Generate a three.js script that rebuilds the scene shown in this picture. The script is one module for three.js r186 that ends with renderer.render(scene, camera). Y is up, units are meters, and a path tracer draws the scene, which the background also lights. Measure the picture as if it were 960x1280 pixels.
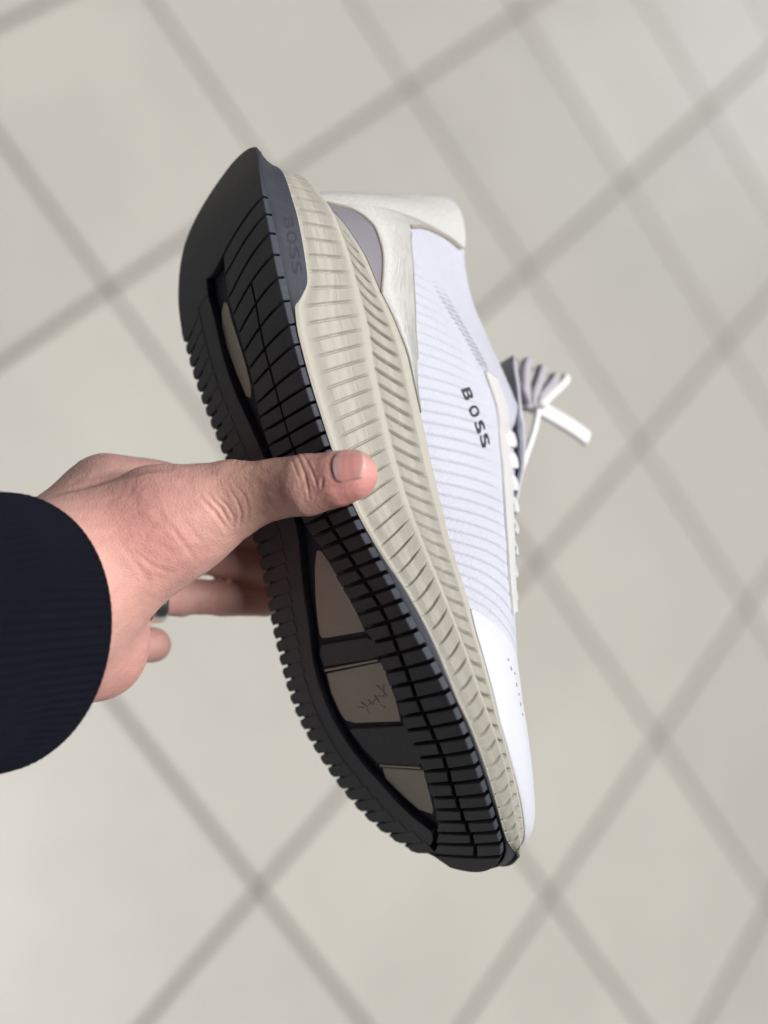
import * as THREE from 'three';
import { TextGeometry } from 'three/addons/geometries/TextGeometry.js';
import { FontLoader } from 'three/addons/loaders/FontLoader.js';
import { mergeGeometries } from 'three/addons/utils/BufferGeometryUtils.js';

// ---------- camera and pose numbers ----------
const TILE = 0.33;
// rows: the camera's right, down and forward directions in floor axes (along one joint, along the other, up)
const CAM_ROWS = [[0.563557, 0.560406, 0.606917], [0.799831, -0.553893, -0.231243], [0.206577, 0.615749, -0.760381]];
const toWorld = ([a, b, c]) => new THREE.Vector3(a, c, -b);
const camRight = toWorld(CAM_ROWS[0]), camDown = toWorld(CAM_ROWS[1]), camForward = toWorld(CAM_ROWS[2]);
const camPos = toWorld([1.12986 * TILE, -2.15094 * TILE, 4.45206 * TILE]);
// pose of the shoe as it is held: in-image heading, roll about its length, lift of the toe
const heldMatrix = (() => {
  const phi = 0.30555, th = 0.93788, ta = 0.09595, S = Math.sin, C = Math.cos;
  const f = (r, d, w) => new THREE.Vector3().addScaledVector(camRight, r).addScaledVector(camDown, d).addScaledVector(camForward, w);
  const l = [S(phi), C(phi), 0], r = [C(phi), -S(phi), 0];
  const L = [l[0] * C(ta), l[1] * C(ta), -S(ta)], w = [-l[0] * S(ta), -l[1] * S(ta), -C(ta)];
  const X = f(...r.map((q, i) => q * C(th) + w[i] * S(th))), Y = f(...r.map((q, i) => q * S(th) - w[i] * C(th))), Z = f(...L.map((q) => -q));
  const m = new THREE.Matrix4().makeBasis(X, Y, Z);
  m.setPosition(camPos.clone().add(f(-0.0351, 0.00185, 0.56229)));
  return m;
})();
// ---------- small maths ----------
const lerp = (a, b, t) => a + (b - a) * t, clamp = (x, a = 0, b = 1) => Math.min(b, Math.max(a, x));
const smooth = (a, b, x) => { const t = clamp((x - a) / (b - a)); return t * t * (3 - 2 * t); };
function mulberry(a) { return () => { a = (a + 0x6d2b79f5) | 0; let t = Math.imul(a ^ (a >>> 15), 1 | a); t = (t + Math.imul(t ^ (t >>> 7), 61 | t)) ^ t; return ((t ^ (t >>> 14)) >>> 0) / 4294967296; }; }
function spline(xs, ys) {                                             // natural cubic through points
  const n = xs.length, M = new Array(n).fill(0), c = new Array(n).fill(0), d = new Array(n).fill(0);
  for (let i = 1; i < n - 1; i++) {
    const h0 = xs[i] - xs[i - 1], h1 = xs[i + 1] - xs[i], b = 6 * ((ys[i + 1] - ys[i]) / h1 - (ys[i] - ys[i - 1]) / h0), m = 2 * (h0 + h1) - h0 * c[i - 1];
    c[i] = h1 / m; d[i] = (b - h0 * d[i - 1]) / m;
  }
  for (let i = n - 2; i > 0; i--) M[i] = d[i] - c[i] * M[i + 1];
  return (x) => {
    x = clamp(x, xs[0], xs[n - 1]);
    let i = 0; while (i < n - 2 && x > xs[i + 1]) i++;
    const h = xs[i + 1] - xs[i], t = x - xs[i], u = xs[i + 1] - x;
    return M[i] * u ** 3 / (6 * h) + M[i + 1] * t ** 3 / (6 * h) + (ys[i] / h - M[i] * h / 6) * u + (ys[i + 1] / h - M[i + 1] * h / 6) * t;
  };
}
function pchip(xs, ys) {                                              // monotone cubic: no overshoot
  const n = xs.length, s = [], m = new Array(n);
  for (let i = 0; i < n - 1; i++) s.push((ys[i + 1] - ys[i]) / (xs[i + 1] - xs[i]));
  m[0] = s[0]; m[n - 1] = s[n - 2];
  for (let i = 1; i < n - 1; i++) m[i] = s[i - 1] * s[i] <= 0 ? 0 : 2 * s[i - 1] * s[i] / (s[i - 1] + s[i]);
  return (x) => {
    x = clamp(x, xs[0], xs[n - 1]);
    let i = 0; while (i < n - 2 && x > xs[i + 1]) i++;
    const h = xs[i + 1] - xs[i], t = (x - xs[i]) / h, t2 = t * t, t3 = t2 * t;
    return (2 * t3 - 3 * t2 + 1) * ys[i] + (t3 - 2 * t2 + t) * h * m[i] + (-2 * t3 + 3 * t2) * ys[i + 1] + (t3 - t2) * h * m[i + 1];
  };
}
// ---------- the sole's outline (millimetres: x towards the outer side, y up from the tread, d from the heel) ----------
const LEN = 305;
const solePlan = (() => {
  const dS = [6, 18, 40, 75, 115, 155, 195, 230, 260, 283, 298];
  const outer = [21.8, 31.7, 38.5, 38.4, 34.8, 35.4, 45.6, 49.7, 43.9, 32.2, 19.2], inner = [-18, -30.9, -39.4, -40.7, -36.9, -36.1, -45.5, -53.1, -49.4, -40.5, -25.8];
  const P = [[-3.3, 0], ...dS.map((d, i) => [outer[i], d]), [-4.6, LEN], ...dS.map((d, i) => [inner[i], d]).reverse()];
  const N = P.length, pts = [], g = (k) => P[(k + N) % N], D = (a, b) => Math.hypot(a[0] - b[0], a[1] - b[1]) + 1e-9;
  let toe = 0;
  for (let i = 0; i < N; i++) {
    if (P[i][1] === LEN) toe = pts.length;
    const [p0, p1, p2, p3] = [g(i - 1), g(i), g(i + 1), g(i + 2)], d1 = D(p1, p0), d2 = D(p2, p1), d3 = D(p3, p2);
    for (let k = 0; k < 60; k++) {
      const t = k / 60, q = [0, 1].map((c) => {
        const m1 = d2 * ((p2[c] - p1[c]) / d2 - (p2[c] - p0[c]) / (d1 + d2) + (p1[c] - p0[c]) / d1), m2 = d2 * ((p3[c] - p2[c]) / d3 - (p3[c] - p1[c]) / (d2 + d3) + (p2[c] - p1[c]) / d2);
        return (2 * t ** 3 - 3 * t * t + 1) * p1[c] + (t ** 3 - 2 * t * t + t) * m1 + (-2 * t ** 3 + 3 * t * t) * p2[c] + (t ** 3 - t * t) * m2;
      });
      pts.push(q);
    }
  }
  const half = (a) => { const L = [0]; for (let i = 1; i < a.length; i++) L.push(L[i - 1] + D(a[i], a[i - 1])); return { a, L }; };
  const lat = half(pts.slice(0, toe + 1)), med = half([pts[0], ...pts.slice(toe).reverse()]);
  const at = ({ a, L }, u) => { const w = clamp(u) * L[L.length - 1]; let lo = 0, hi = L.length - 1; while (hi - lo > 1) { const m = (lo + hi) >> 1; if (L[m] <= w) lo = m; else hi = m; } const t = (w - L[lo]) / (L[hi] - L[lo]); return [lerp(a[lo][0], a[hi][0], t), lerp(a[lo][1], a[hi][1], t)]; };
  return (u) => { u = ((u + 1) % 2 + 2) % 2 - 1; return u >= 0 ? at(lat, u) : at(med, -u); };   // u: 0 heel, 1 toe on the outer side; negative on the inner side
})();
const solePlanNormal = (u) => { const e = 0.012, a = solePlan(u - e), b = solePlan(u + e), x = b[1] - a[1], d = -(b[0] - a[0]), l = Math.hypot(x, d); return [x / l, d / l]; };
const soleRise = spline([0, 15, 35, 70, 120, 170, 210, 245, 275, 305], [24.8, 13.4, 4.6, -0.8, -0.5, 1.1, 3.5, 10.6, 19.7, 36]);
const riseSlope = (d) => (soleRise(d + 0.5) - soleRise(d - 0.5));
// a point of the sole: x, d, and depth measured from the tread surface into the shoe
const solePoint = (x, d, depth = 0) => { const s = riseSlope(clamp(d, 0.6, LEN - 0.6)), l = Math.hypot(1, s); return [x, soleRise(d) + depth / l, 150 - d + depth * s / l * 1]; };
const CROWN_D = [135, 150, 165, 180, 195, 210, 225, 240, 250, 262], CROWN_Y = [124.4, 118.5, 108.4, 96.2, 85.5, 76.2, 67.6, 60.5, 59.5, 62];
const COLLAR_T = [0, 0.1, 0.2, 0.3, 0.4, 0.5, 0.6, 0.7, 0.8, 0.9, 1], COLLAR_Y = [121, 120.5, 118.5, 113.5, 105.5, 102.5, 104.8, 109.5, 115, 121, 124.4];
const UPPER_SIGN = 1;
// ---------- heights of the side's edges over the plan, by |u| from heel to toe ----------
const rubberTop = pchip([0, 0.08, 0.12, 0.16, 0.2, 0.235, 0.262, 0.275, 0.29, 0.32, 0.4, 0.48, 0.56, 0.64, 0.72, 0.76, 0.8, 0.84, 0.88, 0.905, 0.925, 0.945, 0.965, 1], [34, 29, 23.5, 18.5, 15.2, 13.2, 11.4, 8.2, 4, 2.6, 3.4, 4.4, 6.2, 9.8, 12.1, 15.6, 19.4, 23.7, 28.8, 33, 38.4, 44.2, 47.8, 49.2]);
const ridgeAt = pchip([0, 0.1, 0.2, 0.24, 0.32, 0.36, 0.44, 0.52, 0.6, 0.64, 0.68, 0.72, 0.76, 0.8, 0.84, 0.88, 0.92, 1], [36, 33, 31.1, 31.8, 31, 29.2, 26.9, 24.4, 21, 20.3, 19.7, 20.1, 22.4, 26, 29.2, 33.5, 39, 48]);
const midsoleTop = pchip([0, 0.1, 0.16, 0.2, 0.24, 0.28, 0.32, 0.36, 0.4, 0.44, 0.48, 0.52, 0.56, 0.6, 0.64, 0.68, 0.72, 0.76, 0.8, 0.84, 0.88, 0.92, 0.96, 1], [41, 41, 40, 41.5, 44.6, 47, 50.4, 52.3, 51.4, 50, 48, 45.2, 40.7, 37.2, 34.7, 32, 31.2, 31.4, 33.6, 37.1, 41.5, 45.7, 50, 52]);
const sideOut = { rubber: pchip([0, 0.08, 0.12, 0.16, 0.2, 0.5, 1], [-9, -7, -3, 0, 1.4, 1, 0.9]), ridge: pchip([0, 0.08, 0.12, 0.16, 0.2, 0.6, 0.9, 1], [-13, -11, -5, 0, 3.4, 3.6, 2.4, 1.4]), top: pchip([0, 0.08, 0.12, 0.16, 0.2, 0.25, 0.6, 0.9, 1], [-22, -20, -15, -9, -5, -3, -3, -3.4, -3.5]) };
const sidePoint = (u, out, y) => { const [x, d] = solePlan(u), n = solePlanNormal(u); return [x + n[0] * out, y, 150 - (d + n[1] * out)]; };
// ---------- the upper: v from the midsole's edge (0) to the collar or the middle of the vamp (1) ----------
const middleX = (d) => lerp(-1.5, -3.5, smooth(120, 280, d));
const OPEN_U = 0.45;                                                  // where the collar's front meets the tongue
const crown = pchip(CROWN_D, CROWN_Y), collarRise = pchip(COLLAR_T, COLLAR_Y);
function upperEnds(u) {
  const a = Math.abs(u), b = sidePoint(u, sideOut.top(a), midsoleTop(a)), base = [b[0], b[1], 150 - b[2]], side = u >= 0 ? 1 : -1;
  let top, k;
  if (a < OPEN_U) {
    const t = a / OPEN_U, psi = t * Math.PI, wide = 25 * Math.pow(Math.max(0, Math.sin(psi)), 0.75), d = 80.3 - 54.2 * Math.cos(psi);
    top = [middleX(d) + side * wide, collarRise(t), d]; k = smooth(0.6, 1, t) * 0.25;
  } else {
    const d0 = base[2], f = OPEN_U, db = solePlan(f)[1], d = d0 < 232 ? lerp(135, 232, (d0 - db) / (232 - db)) : 232 + (d0 - 232) * 0.45;
    top = [middleX(d), crown(d), d]; k = 0.25 + 0.75 * smooth(0, 0.14, a - f);
  }
  return { base, top, phi: lerp(0.85, Math.PI / 2, k), full: lerp(1, 0.82, smooth(0.5, 0.75, a)) };
}
function upperPoint(u, v, out = 0) {
  const { base, top, phi, full } = upperEnds(u), f = clamp(v) * phi, c = Math.pow(Math.max(0, (Math.cos(f) - Math.cos(phi)) / (1 - Math.cos(phi))), full), s = Math.pow(Math.sin(f) / Math.sin(phi), full);
  const p = [lerp(top[0], base[0], c), lerp(base[1], top[1], s), 150 - lerp(top[2], base[2], c)];
  if (!out) return p;
  const e = 0.004, A = upperPoint(u + e, v), B = upperPoint(u - e, v), C = upperPoint(u, Math.min(1, v + 0.01)), D = upperPoint(u, Math.max(0, v - 0.01));
  const a = [A[0] - B[0], A[1] - B[1], A[2] - B[2]], b = [C[0] - D[0], C[1] - D[1], C[2] - D[2]];
  const n = [a[1] * b[2] - a[2] * b[1], a[2] * b[0] - a[0] * b[2], a[0] * b[1] - a[1] * b[0]], l = -Math.hypot(...n) || 1;
  return p.map((q, i) => q + n[i] / l * out * -1 * UPPER_SIGN);
}
const handChains = {
  palm: [[[-29.6,-118.5,-13.4,29],[-45.2,-76.6,-4.8,27]],[[-25.2,-114.6,-0.3,26],[-41.4,-78.8,9.3,24]],[[-44.4,-76,-1.9,25],[-20.5,-45.2,9.2,20.5]],[[-40.8,-75,11.5,20],[-24.8,-45.7,17.6,17]],[[-35.3,-59.4,3.6,20],[-16.8,-34.9,8.4,16]],[[-21.7,-43.9,11.5,18.5],[-3.5,-24.3,12.5,13.2]],[[-52.4,-89.4,-17.9,27],[-62.9,-69,-22.7,22]],[[-62.5,-68.7,-21.2,22],[-72.7,-61.3,-26.2,17.5]],[[-66.2,-68.5,-0.6,22],[-64.3,-40.6,-0.6,14]]],
  dorsum: [[-57.9,-72.3,18.4,20],[-53.9,-48.3,29.9,18],[-51.8,-31.6,28.1,14],[-46.7,-8.7,24.8,10],[-48,6.4,15.2,9]],
  thumb: [[-15.4,-40.2,10.8,17.5],[-1.3,-23.8,12.2,13.4],[17.2,-15.1,9.6,11.3],[32.3,-10.9,6.1,11.3],[44.1,-5.6,4.1,10],[48.4,-3.1,3.6,9.2],[49.6,-2.2,3.4,8.8]],
  index: [[-55.1,-31.7,22.9,12],[-55.8,-2.2,12.9,9.8],[-51.7,18.5,3.3,9],[-49.3,44,2.6,8.5],[-41.4,69.9,3.5,8]],
  middle: [[-66.2,-47.9,8.4,13],[-67,-28.8,8.9,10.5],[-63.7,-7.8,1.5,8.4],[-57.9,15.5,-9.3,9.2],[-54.9,42.2,-12.2,8.5],[-42.7,70.3,-10,8]],
  ring: [[-72.3,-59,-6.5,14],[-76.8,-39.3,-8.5,9.6],[-75.5,-25.3,-10.3,8.1],[-74.4,-18.3,-12.2,8.6],[-72.5,-12.1,-14.4,7.3],[-69,-1.6,-17.9,7.9],[-64.2,14.3,-23.1,7.6],[-60.1,40.6,-25.3,7.4],[-49,65.4,-22.3,7]],
  pinky: [[-80.2,-62.8,-17.7,14],[-90.7,-43.8,-24.3,8.3],[-93.2,-34.9,-26.3,7.6],[-92.5,-28.7,-27.8,7.3],[-92,-27.9,-28.1,7.1]],
};
// skin folds: points, depth and half-width in millimetres
const skinFolds = [
  [[[33.2,-12.5,18],[33.5,-11.5,14],[33.4,-11,10],[32.8,-11,5.5],[32,-11.3,0.7]], 0.26, 0.45],
  [[[36.8,-12.5,17.2],[37.3,-11.3,13.6],[37.4,-10.5,9.5],[37.3,-10,5.6],[36.9,-9.9,1.8]], 0.24, 0.42],
  [[[31.9,-14.1,16.5],[31.9,-13.3,12.4],[31.8,-12.9,8.5]], 0.2, 0.4],
  [[[40.6,-8.9,5.6],[39.2,-10.3,2.1]], 0.3, 0.5],
  [[[8.2,-29.3,15.9],[8.9,-27.4,9.8],[8.6,-26.9,5],[6.8,-28.6,0.3]], 0.17, 0.5],
  [[[1.1,-30,13.2],[2.4,-27.6,9.2],[2.5,-26.7,4.2],[0.9,-28.1,0.1]], 0.18, 0.6],
  [[[9.7,-27.3,16.6],[10.9,-24.7,10.3],[10.5,-24.4,5.6],[9,-25.8,1.5]], 0.12, 0.5],
  [[[-2.3,-35,15.5],[-0.7,-31.6,8.4],[0,-29.5,0.8]], 0.35, 0.8],
  [[[-7.5,-41.3,10.1],[-6.3,-38,0.2],[-6,-36.5,-6.2]], 0.1, 0.8],
  [[[-6.6,-48.3,8.4],[-5.5,-45.3,-0.5],[-5.4,-44.1,-6.6]], 0.15, 0.8],
  [[[-8,-51.4,16.3],[-6.3,-47.3,5.1],[-6,-45.6,-2.2]], 0.1, 1.1],
  [[[-0.5,-32.6,15.5],[0.9,-29.6,8.6],[1.1,-28.1,1.8]], 0.3, 0.7],
  [[[-51.2,-70.9,34.8],[-43.7,-60.8,35.4],[-34.9,-48.6,34.3],[-27.3,-38,33.2],[-22.2,-30.9,31.5]], 0.5, 0.9],
  [[[-16.3,-60.5,2.5],[-13.7,-55.7,-5.1],[-11.1,-51.6,-8.6]], 0.2, 0.9],
  [[[-18.2,-64.1,8.6],[-16.7,-60.1,-3.4],[-16.6,-58.6,-11.6]], 0.15, 1],
];
const nailAxis = [[32.3,-10.9,6.1],[49.6,-2.2,3.4]];
const ringAt = [[-76.2,-28.8,-10.4],[-73.5,-15.3,-13.4]];
const cuffAt = [-39.6,-106.7,-12.6], cuffBack = [23.6,-199.7,-7.4];
const cuffSide = [-56.3,-122.7,-55.2];
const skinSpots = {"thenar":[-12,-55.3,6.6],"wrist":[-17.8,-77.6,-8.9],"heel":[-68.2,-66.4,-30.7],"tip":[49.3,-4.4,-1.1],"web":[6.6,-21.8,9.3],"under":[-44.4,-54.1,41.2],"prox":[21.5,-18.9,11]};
// ---------- camera, light, exposure ----------
const scene = new THREE.Scene();
const camera = new THREE.PerspectiveCamera(2 * Math.atan(640 / 1800) * 180 / Math.PI, 3 / 4, 0.05, 60);
camera.matrixAutoUpdate = true;
camera.position.copy(camPos);
camera.quaternion.setFromRotationMatrix(new THREE.Matrix4().makeBasis(camRight, camDown.clone().negate(), camForward.clone().negate()));
camera.focus = 0.553;
camera.userData.fStop = 3.8;
const renderer = new THREE.WebGLRenderer({ antialias: true });
renderer.toneMapping = THREE.LinearToneMapping;
renderer.toneMappingExposure = 1;
renderer.shadowMap.enabled = true;
scene.background = new THREE.Color().setRGB(0.04, 0.042, 0.047);       // the dim, even light of the hall around
const LAMP_LEVEL = 29;
const lampSpots = [[1.15, -0.25, 0xfffcf8], [2.4, -17, 0xe2ecff]];

// ---------- helpers ----------
const names = new Map();
const numbered = (n) => { const k = names.get(n) ?? 0; names.set(n, k + 1); return k ? `${n}_${String(k).padStart(3, '0')}` : n; };
function add(parent, name, geometry, material) {
  const o = new THREE.Mesh(geometry, material); o.name = name; o.castShadow = o.receiveShadow = true; parent.add(o); return o;
}
function tag(o, label, category, group, kind) { o.userData = { label, category, ...(group && { group }), ...(kind && { kind }) }; return o; }
const mm = (p) => [p[0] / 1000, p[1] / 1000, p[2] / 1000];
// a grid of points as a surface; row i, column j; uv in metres along both directions
function gridGeometry(ni, nj, at, color) {
  const pos = new Float32Array(ni * nj * 3), uv = new Float32Array(ni * nj * 2), col = color && new Float32Array(ni * nj * 3), idx = [];
  for (let i = 0; i < ni; i++) for (let j = 0; j < nj; j++) {
    const k = i * nj + j, p = at(i, j);
    pos[k * 3] = p[0] / 1000; pos[k * 3 + 1] = p[1] / 1000; pos[k * 3 + 2] = p[2] / 1000;
    if (col) col.set(color(i, j), k * 3);
    if (i) { const q = k - nj; uv[k * 2] = uv[q * 2] + Math.hypot(pos[k * 3] - pos[q * 3], pos[k * 3 + 1] - pos[q * 3 + 1], pos[k * 3 + 2] - pos[q * 3 + 2]); }
    if (j) uv[k * 2 + 1] = uv[k * 2 - 1] + Math.hypot(pos[k * 3] - pos[k * 3 - 3], pos[k * 3 + 1] - pos[k * 3 - 2], pos[k * 3 + 2] - pos[k * 3 - 1]);
    if (i && j) { const a = k - nj - 1, b = k - nj, c = k - 1; idx.push(a, b, c, b, k, c); }
  }
  const g = new THREE.BufferGeometry();
  g.setAttribute('position', new THREE.BufferAttribute(pos, 3)); g.setAttribute('uv', new THREE.BufferAttribute(uv, 2));
  if (col) g.setAttribute('color', new THREE.BufferAttribute(col, 3));
  g.setIndex(new THREE.BufferAttribute(Uint32Array.from(idx), 1)); g.computeVertexNormals();
  return g;
}
// soft noise, one texture reused by many materials
function noiseTexture(size, octaves, seed, shape = (x) => x) {
  const rnd = mulberry(seed), data = new Uint8Array(size * size * 4), layers = octaves.map(([cells, amp]) => ({ cells, amp, v: Float32Array.from({ length: cells * cells }, rnd) }));
  const total = octaves.reduce((s, o) => s + o[1], 0);
  for (let y = 0; y < size; y++) for (let x = 0; x < size; x++) {
    let s = 0;
    for (const { cells, amp, v } of layers) {
      const fx = x / size * cells, fy = y / size * cells, x0 = Math.floor(fx), y0 = Math.floor(fy), tx = fx - x0, ty = fy - y0, sx = tx * tx * (3 - 2 * tx), sy = ty * ty * (3 - 2 * ty);
      const g = (a, b) => v[(b % cells) * cells + (a % cells)];
      s += amp * lerp(lerp(g(x0, y0), g(x0 + 1, y0), sx), lerp(g(x0, y0 + 1), g(x0 + 1, y0 + 1), sx), sy);
    }
    const q = Math.round(clamp(shape(s / total)) * 255), k = (y * size + x) * 4;
    data[k] = data[k + 1] = data[k + 2] = q; data[k + 3] = 255;
  }
  const t = new THREE.DataTexture(data, size, size);
  t.magFilter = THREE.LinearFilter; t.minFilter = THREE.LinearMipmapLinearFilter; t.wrapS = t.wrapT = THREE.RepeatWrapping; t.needsUpdate = true;
  return t;
}
const scaled = (t, perMetre) => { const c = t.clone(); c.repeat.set(perMetre, perMetre); c.needsUpdate = true; return c; };
const tileTone = noiseTexture(512, [[5, 1], [13, 0.7], [40, 0.4], [200, 0.3]], 31, (x) => 0.9 + (x - 0.5) * 0.16);
const suedeTone = noiseTexture(512, [[6, 1], [17, 1], [50, 1], [160, 0.8]], 57, (x) => 0.88 + (x - 0.5) * 0.4);
const fineGrain = noiseTexture(512, [[256, 1], [128, 0.8], [64, 0.4]], 5), cloudy = noiseTexture(512, [[4, 1], [9, 0.7], [21, 0.5], [60, 0.3], [256, 0.25]], 9);
const mat = (o) => new THREE.MeshPhysicalMaterial(o);
const rgb = (r, g, b) => new THREE.Color().setRGB(r, g, b);
const M = {
  rubber: mat({ map: scaled(suedeTone, 14), color: rgb(0.057, 0.062, 0.082), roughness: 0.62, specularIntensity: 0.6, bumpMap: scaled(fineGrain, 30), bumpScale: 0.00012 }),
  rubberDeep: mat({ color: rgb(0.028, 0.032, 0.052), roughness: 0.7, specularIntensity: 0.5 }),
  foam: mat({ color: rgb(0.455, 0.44, 0.387), roughness: 0.75, bumpMap: scaled(fineGrain, 18), bumpScale: 0.00018 }),
  mark: mat({ color: rgb(0.33, 0.315, 0.28), roughness: 0.8 }),
  knit: mat({ color: rgb(1, 1, 1), vertexColors: true, roughness: 0.9, bumpMap: scaled(fineGrain, 14), bumpScale: 0.00045 }),
  film: mat({ color: rgb(0.62, 0.635, 0.71), roughness: 0.55, bumpMap: scaled(fineGrain, 20), bumpScale: 0.00008 }),
  suede: mat({ color: rgb(0.6, 0.598, 0.59), roughness: 0.95, sheen: 0.4, sheenRoughness: 0.7, bumpMap: scaled(fineGrain, 9), bumpScale: 0.0005 }),
  lilac: mat({ color: rgb(0.225, 0.215, 0.25), roughness: 0.6, bumpMap: scaled(fineGrain, 25), bumpScale: 0.0002 }),
  eyestay: mat({ color: rgb(0.62, 0.62, 0.625), roughness: 0.9, bumpMap: scaled(fineGrain, 14), bumpScale: 0.0004 }),
  seam: mat({ color: rgb(0.32, 0.29, 0.25), roughness: 0.9 }),
  lining: mat({ color: rgb(0.6, 0.61, 0.68), roughness: 0.95, bumpMap: scaled(fineGrain, 14), bumpScale: 0.0005 }),
  lace: mat({ color: rgb(0.84, 0.84, 0.86), roughness: 0.9, bumpMap: scaled(fineGrain, 30), bumpScale: 0.0004 }),
  laceGrey: mat({ color: rgb(0.5, 0.49, 0.53), roughness: 0.9, bumpMap: scaled(fineGrain, 30), bumpScale: 0.0004 }),
  laceDark: mat({ color: rgb(0.17, 0.155, 0.19), roughness: 0.9 }),
  print: mat({ color: rgb(0.035, 0.04, 0.055), roughness: 0.6 }),
  skin: mat({ color: rgb(1, 1, 1), vertexColors: true, roughness: 0.5, specularIntensity: 0.7, sheen: 0.15, sheenRoughness: 0.5, bumpMap: scaled(fineGrain, 22), bumpScale: 0.00022 }),
  nail: mat({ color: rgb(0.66, 0.315, 0.285), vertexColors: true, roughness: 0.28, clearcoat: 0.4, clearcoatRoughness: 0.25 }),
  cloth: mat({ color: rgb(0.006, 0.0072, 0.0145), roughness: 1, specularIntensity: 0.25, bumpMap: scaled(fineGrain, 16), bumpScale: 0.0006 }),
  silver: mat({ color: rgb(0.72, 0.71, 0.69), roughness: 0.25, metalness: 1 }),
  grout: mat({ color: rgb(0.205, 0.192, 0.168), roughness: 0.9 }),
};

// ---------- the floor: porcelain tiles, each its own slab, on a grouted bed ----------
const floor = add(scene, 'floor', new THREE.BoxGeometry(9, 0.02, 9), M.grout);
floor.position.set(0.7, -0.0135, -0.8);
floor.userData = { kind: 'structure', label: 'pale greige tiled floor with darker joints below the shoe', category: 'floor' };
{
  const rnd = mulberry(77), joint = 0.009, s = TILE - joint, c = 0.0015, shape = new THREE.Shape();
  const q = s / 2 - c; shape.moveTo(-q, -q); shape.lineTo(q, -q); shape.lineTo(q, q); shape.lineTo(-q, q); shape.closePath();
  const flat = new THREE.ExtrudeGeometry(shape, { depth: 0.006, bevelEnabled: true, bevelThickness: c, bevelSize: c, bevelSegments: 2, steps: 1 });
  flat.rotateX(-Math.PI / 2); flat.translate(0, -0.006 - c, 0);
  const variants = [0, 1, 2, 3, 4, 5].map((k) => {
    const g = flat.clone(), uv = g.attributes.uv, p = g.attributes.position, ox = rnd(), oy = rnd();
    for (let i = 0; i < uv.count; i++) uv.setXY(i, p.getX(i) * 1.1 + ox, p.getZ(i) * 1.1 + oy);
    const t = rnd() * 0.05 - 0.025;
    return [g, mat({ color: rgb(0.525 + t, 0.514 + t, 0.474 + t * 0.9), map: tileTone, roughness: 0.34, bumpMap: cloudy, bumpScale: 0.00025 })];
  });
  for (let i = -5; i < 12; i++) for (let j = -6; j < 12; j++) {
    const [g, m] = variants[Math.floor(rnd() * 6)], o = add(floor, numbered('tile'), g, m);
    o.position.set((i + 0.5) * TILE - floor.position.x, -floor.position.y, -(j + 0.5) * TILE - floor.position.z);
    o.rotation.y = Math.floor(rnd() * 4) * Math.PI / 2;
  }
}
// ---------- ceiling lamps of the shop, above and outside the view ----------
{
  const W = 2.8, H = 2.8, y = 8, glow = mat({ color: rgb(0.8, 0.8, 0.8), emissive: rgb(1, 0.97, 0.92), emissiveIntensity: 3, roughness: 0.6 }), white = mat({ color: rgb(0.8, 0.8, 0.8), roughness: 0.5, metalness: 0 });
  const proto = new THREE.Group(); proto.name = 'ceiling_light';
  const bars = [[0, H / 2 + 0.01, W + 0.04, 0.02], [0, -H / 2 - 0.01, W + 0.04, 0.02], [W / 2 + 0.01, 0, 0.02, H], [-W / 2 - 0.01, 0, 0.02, H]].map(([x, z, w, d]) => new THREE.BoxGeometry(w, 0.05, d).translate(x, 0, z));
  add(proto, 'frame', mergeGeometries(bars), white);
  const d = add(proto, 'diffuser', new THREE.BoxGeometry(W - 0.004, 0.012, H - 0.004), glow); d.position.y = 0.005;
  lampSpots.forEach(([x, z, tint], k) => {
    const o = k ? proto.clone() : proto; o.name = numbered('ceiling_light'); o.position.set(x, y, z); scene.add(o);
    tag(o, k ? 'cool white square ceiling light far down the hall' : 'warm white square ceiling light high above the hand and sneaker', 'ceiling light', 'ceiling lights of the hall');
    const light = new THREE.RectAreaLight(tint, k ? LAMP_LEVEL * 0.42 : LAMP_LEVEL, W, H); light.name = 'panel_light';
    light.position.set(x, y - 0.012, z); light.lookAt(x, 0, z); scene.add(light);
  });
}
// ---------- the sneaker ----------
const sneaker = new THREE.Group(); sneaker.name = 'sneaker'; scene.add(sneaker);
heldMatrix.decompose(sneaker.position, sneaker.quaternion, sneaker.scale); sneaker.scale.set(1, 1, 1);
tag(sneaker, 'white knit running sneaker with chunky beige midsole and black treaded sole, held sideways', 'sneaker');
const HALF = 355, MAXU = 1;
const outerTable = [], innerTable = [];
for (let i = 0; i <= 800; i++) { outerTable.push(solePlan(i / 800)); innerTable.push(solePlan(-i / 800 || -1e-9)); }
const edgeX = (table) => (d) => { let k = 0; for (let i = 0; i < 800; i++) if (table[i][1] <= d && table[i + 1][1] >= d) { k = i; break; } const [a, b] = [table[k], table[k + 1]]; return lerp(a[0], b[0], clamp((d - a[1]) / (b[1] - a[1] || 1))); };
const outerX = edgeX(outerTable), innerX = edgeX(innerTable);
const uAtOuter = (d) => { let i = 0; while (i < 799 && outerTable[i + 1][1] < d) i++; return (i + clamp((d - outerTable[i][1]) / (outerTable[i + 1][1] - outerTable[i][1] || 1))) / 800; };

// the outsole: base plate with the treads on it
const outsole = add(sneaker, 'outsole', gridGeometry(220, 40, (i, j) => {
  const u = i / 219 * 0.998 + 0.001, a = solePlan(u), b = solePlan(-u), na = solePlanNormal(u), nb = solePlanNormal(-u), t = j / 39;
  return solePoint(lerp(a[0] - na[0] * 0.7, b[0] - nb[0] * 0.9, t), lerp(a[1] - na[1] * 0.7, b[1] - nb[1] * 0.9, t), 3.3);
}), M.rubberDeep);
outsole.userData = { label: 'black rubber outsole with grooved treads and cut-out windows' };
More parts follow.
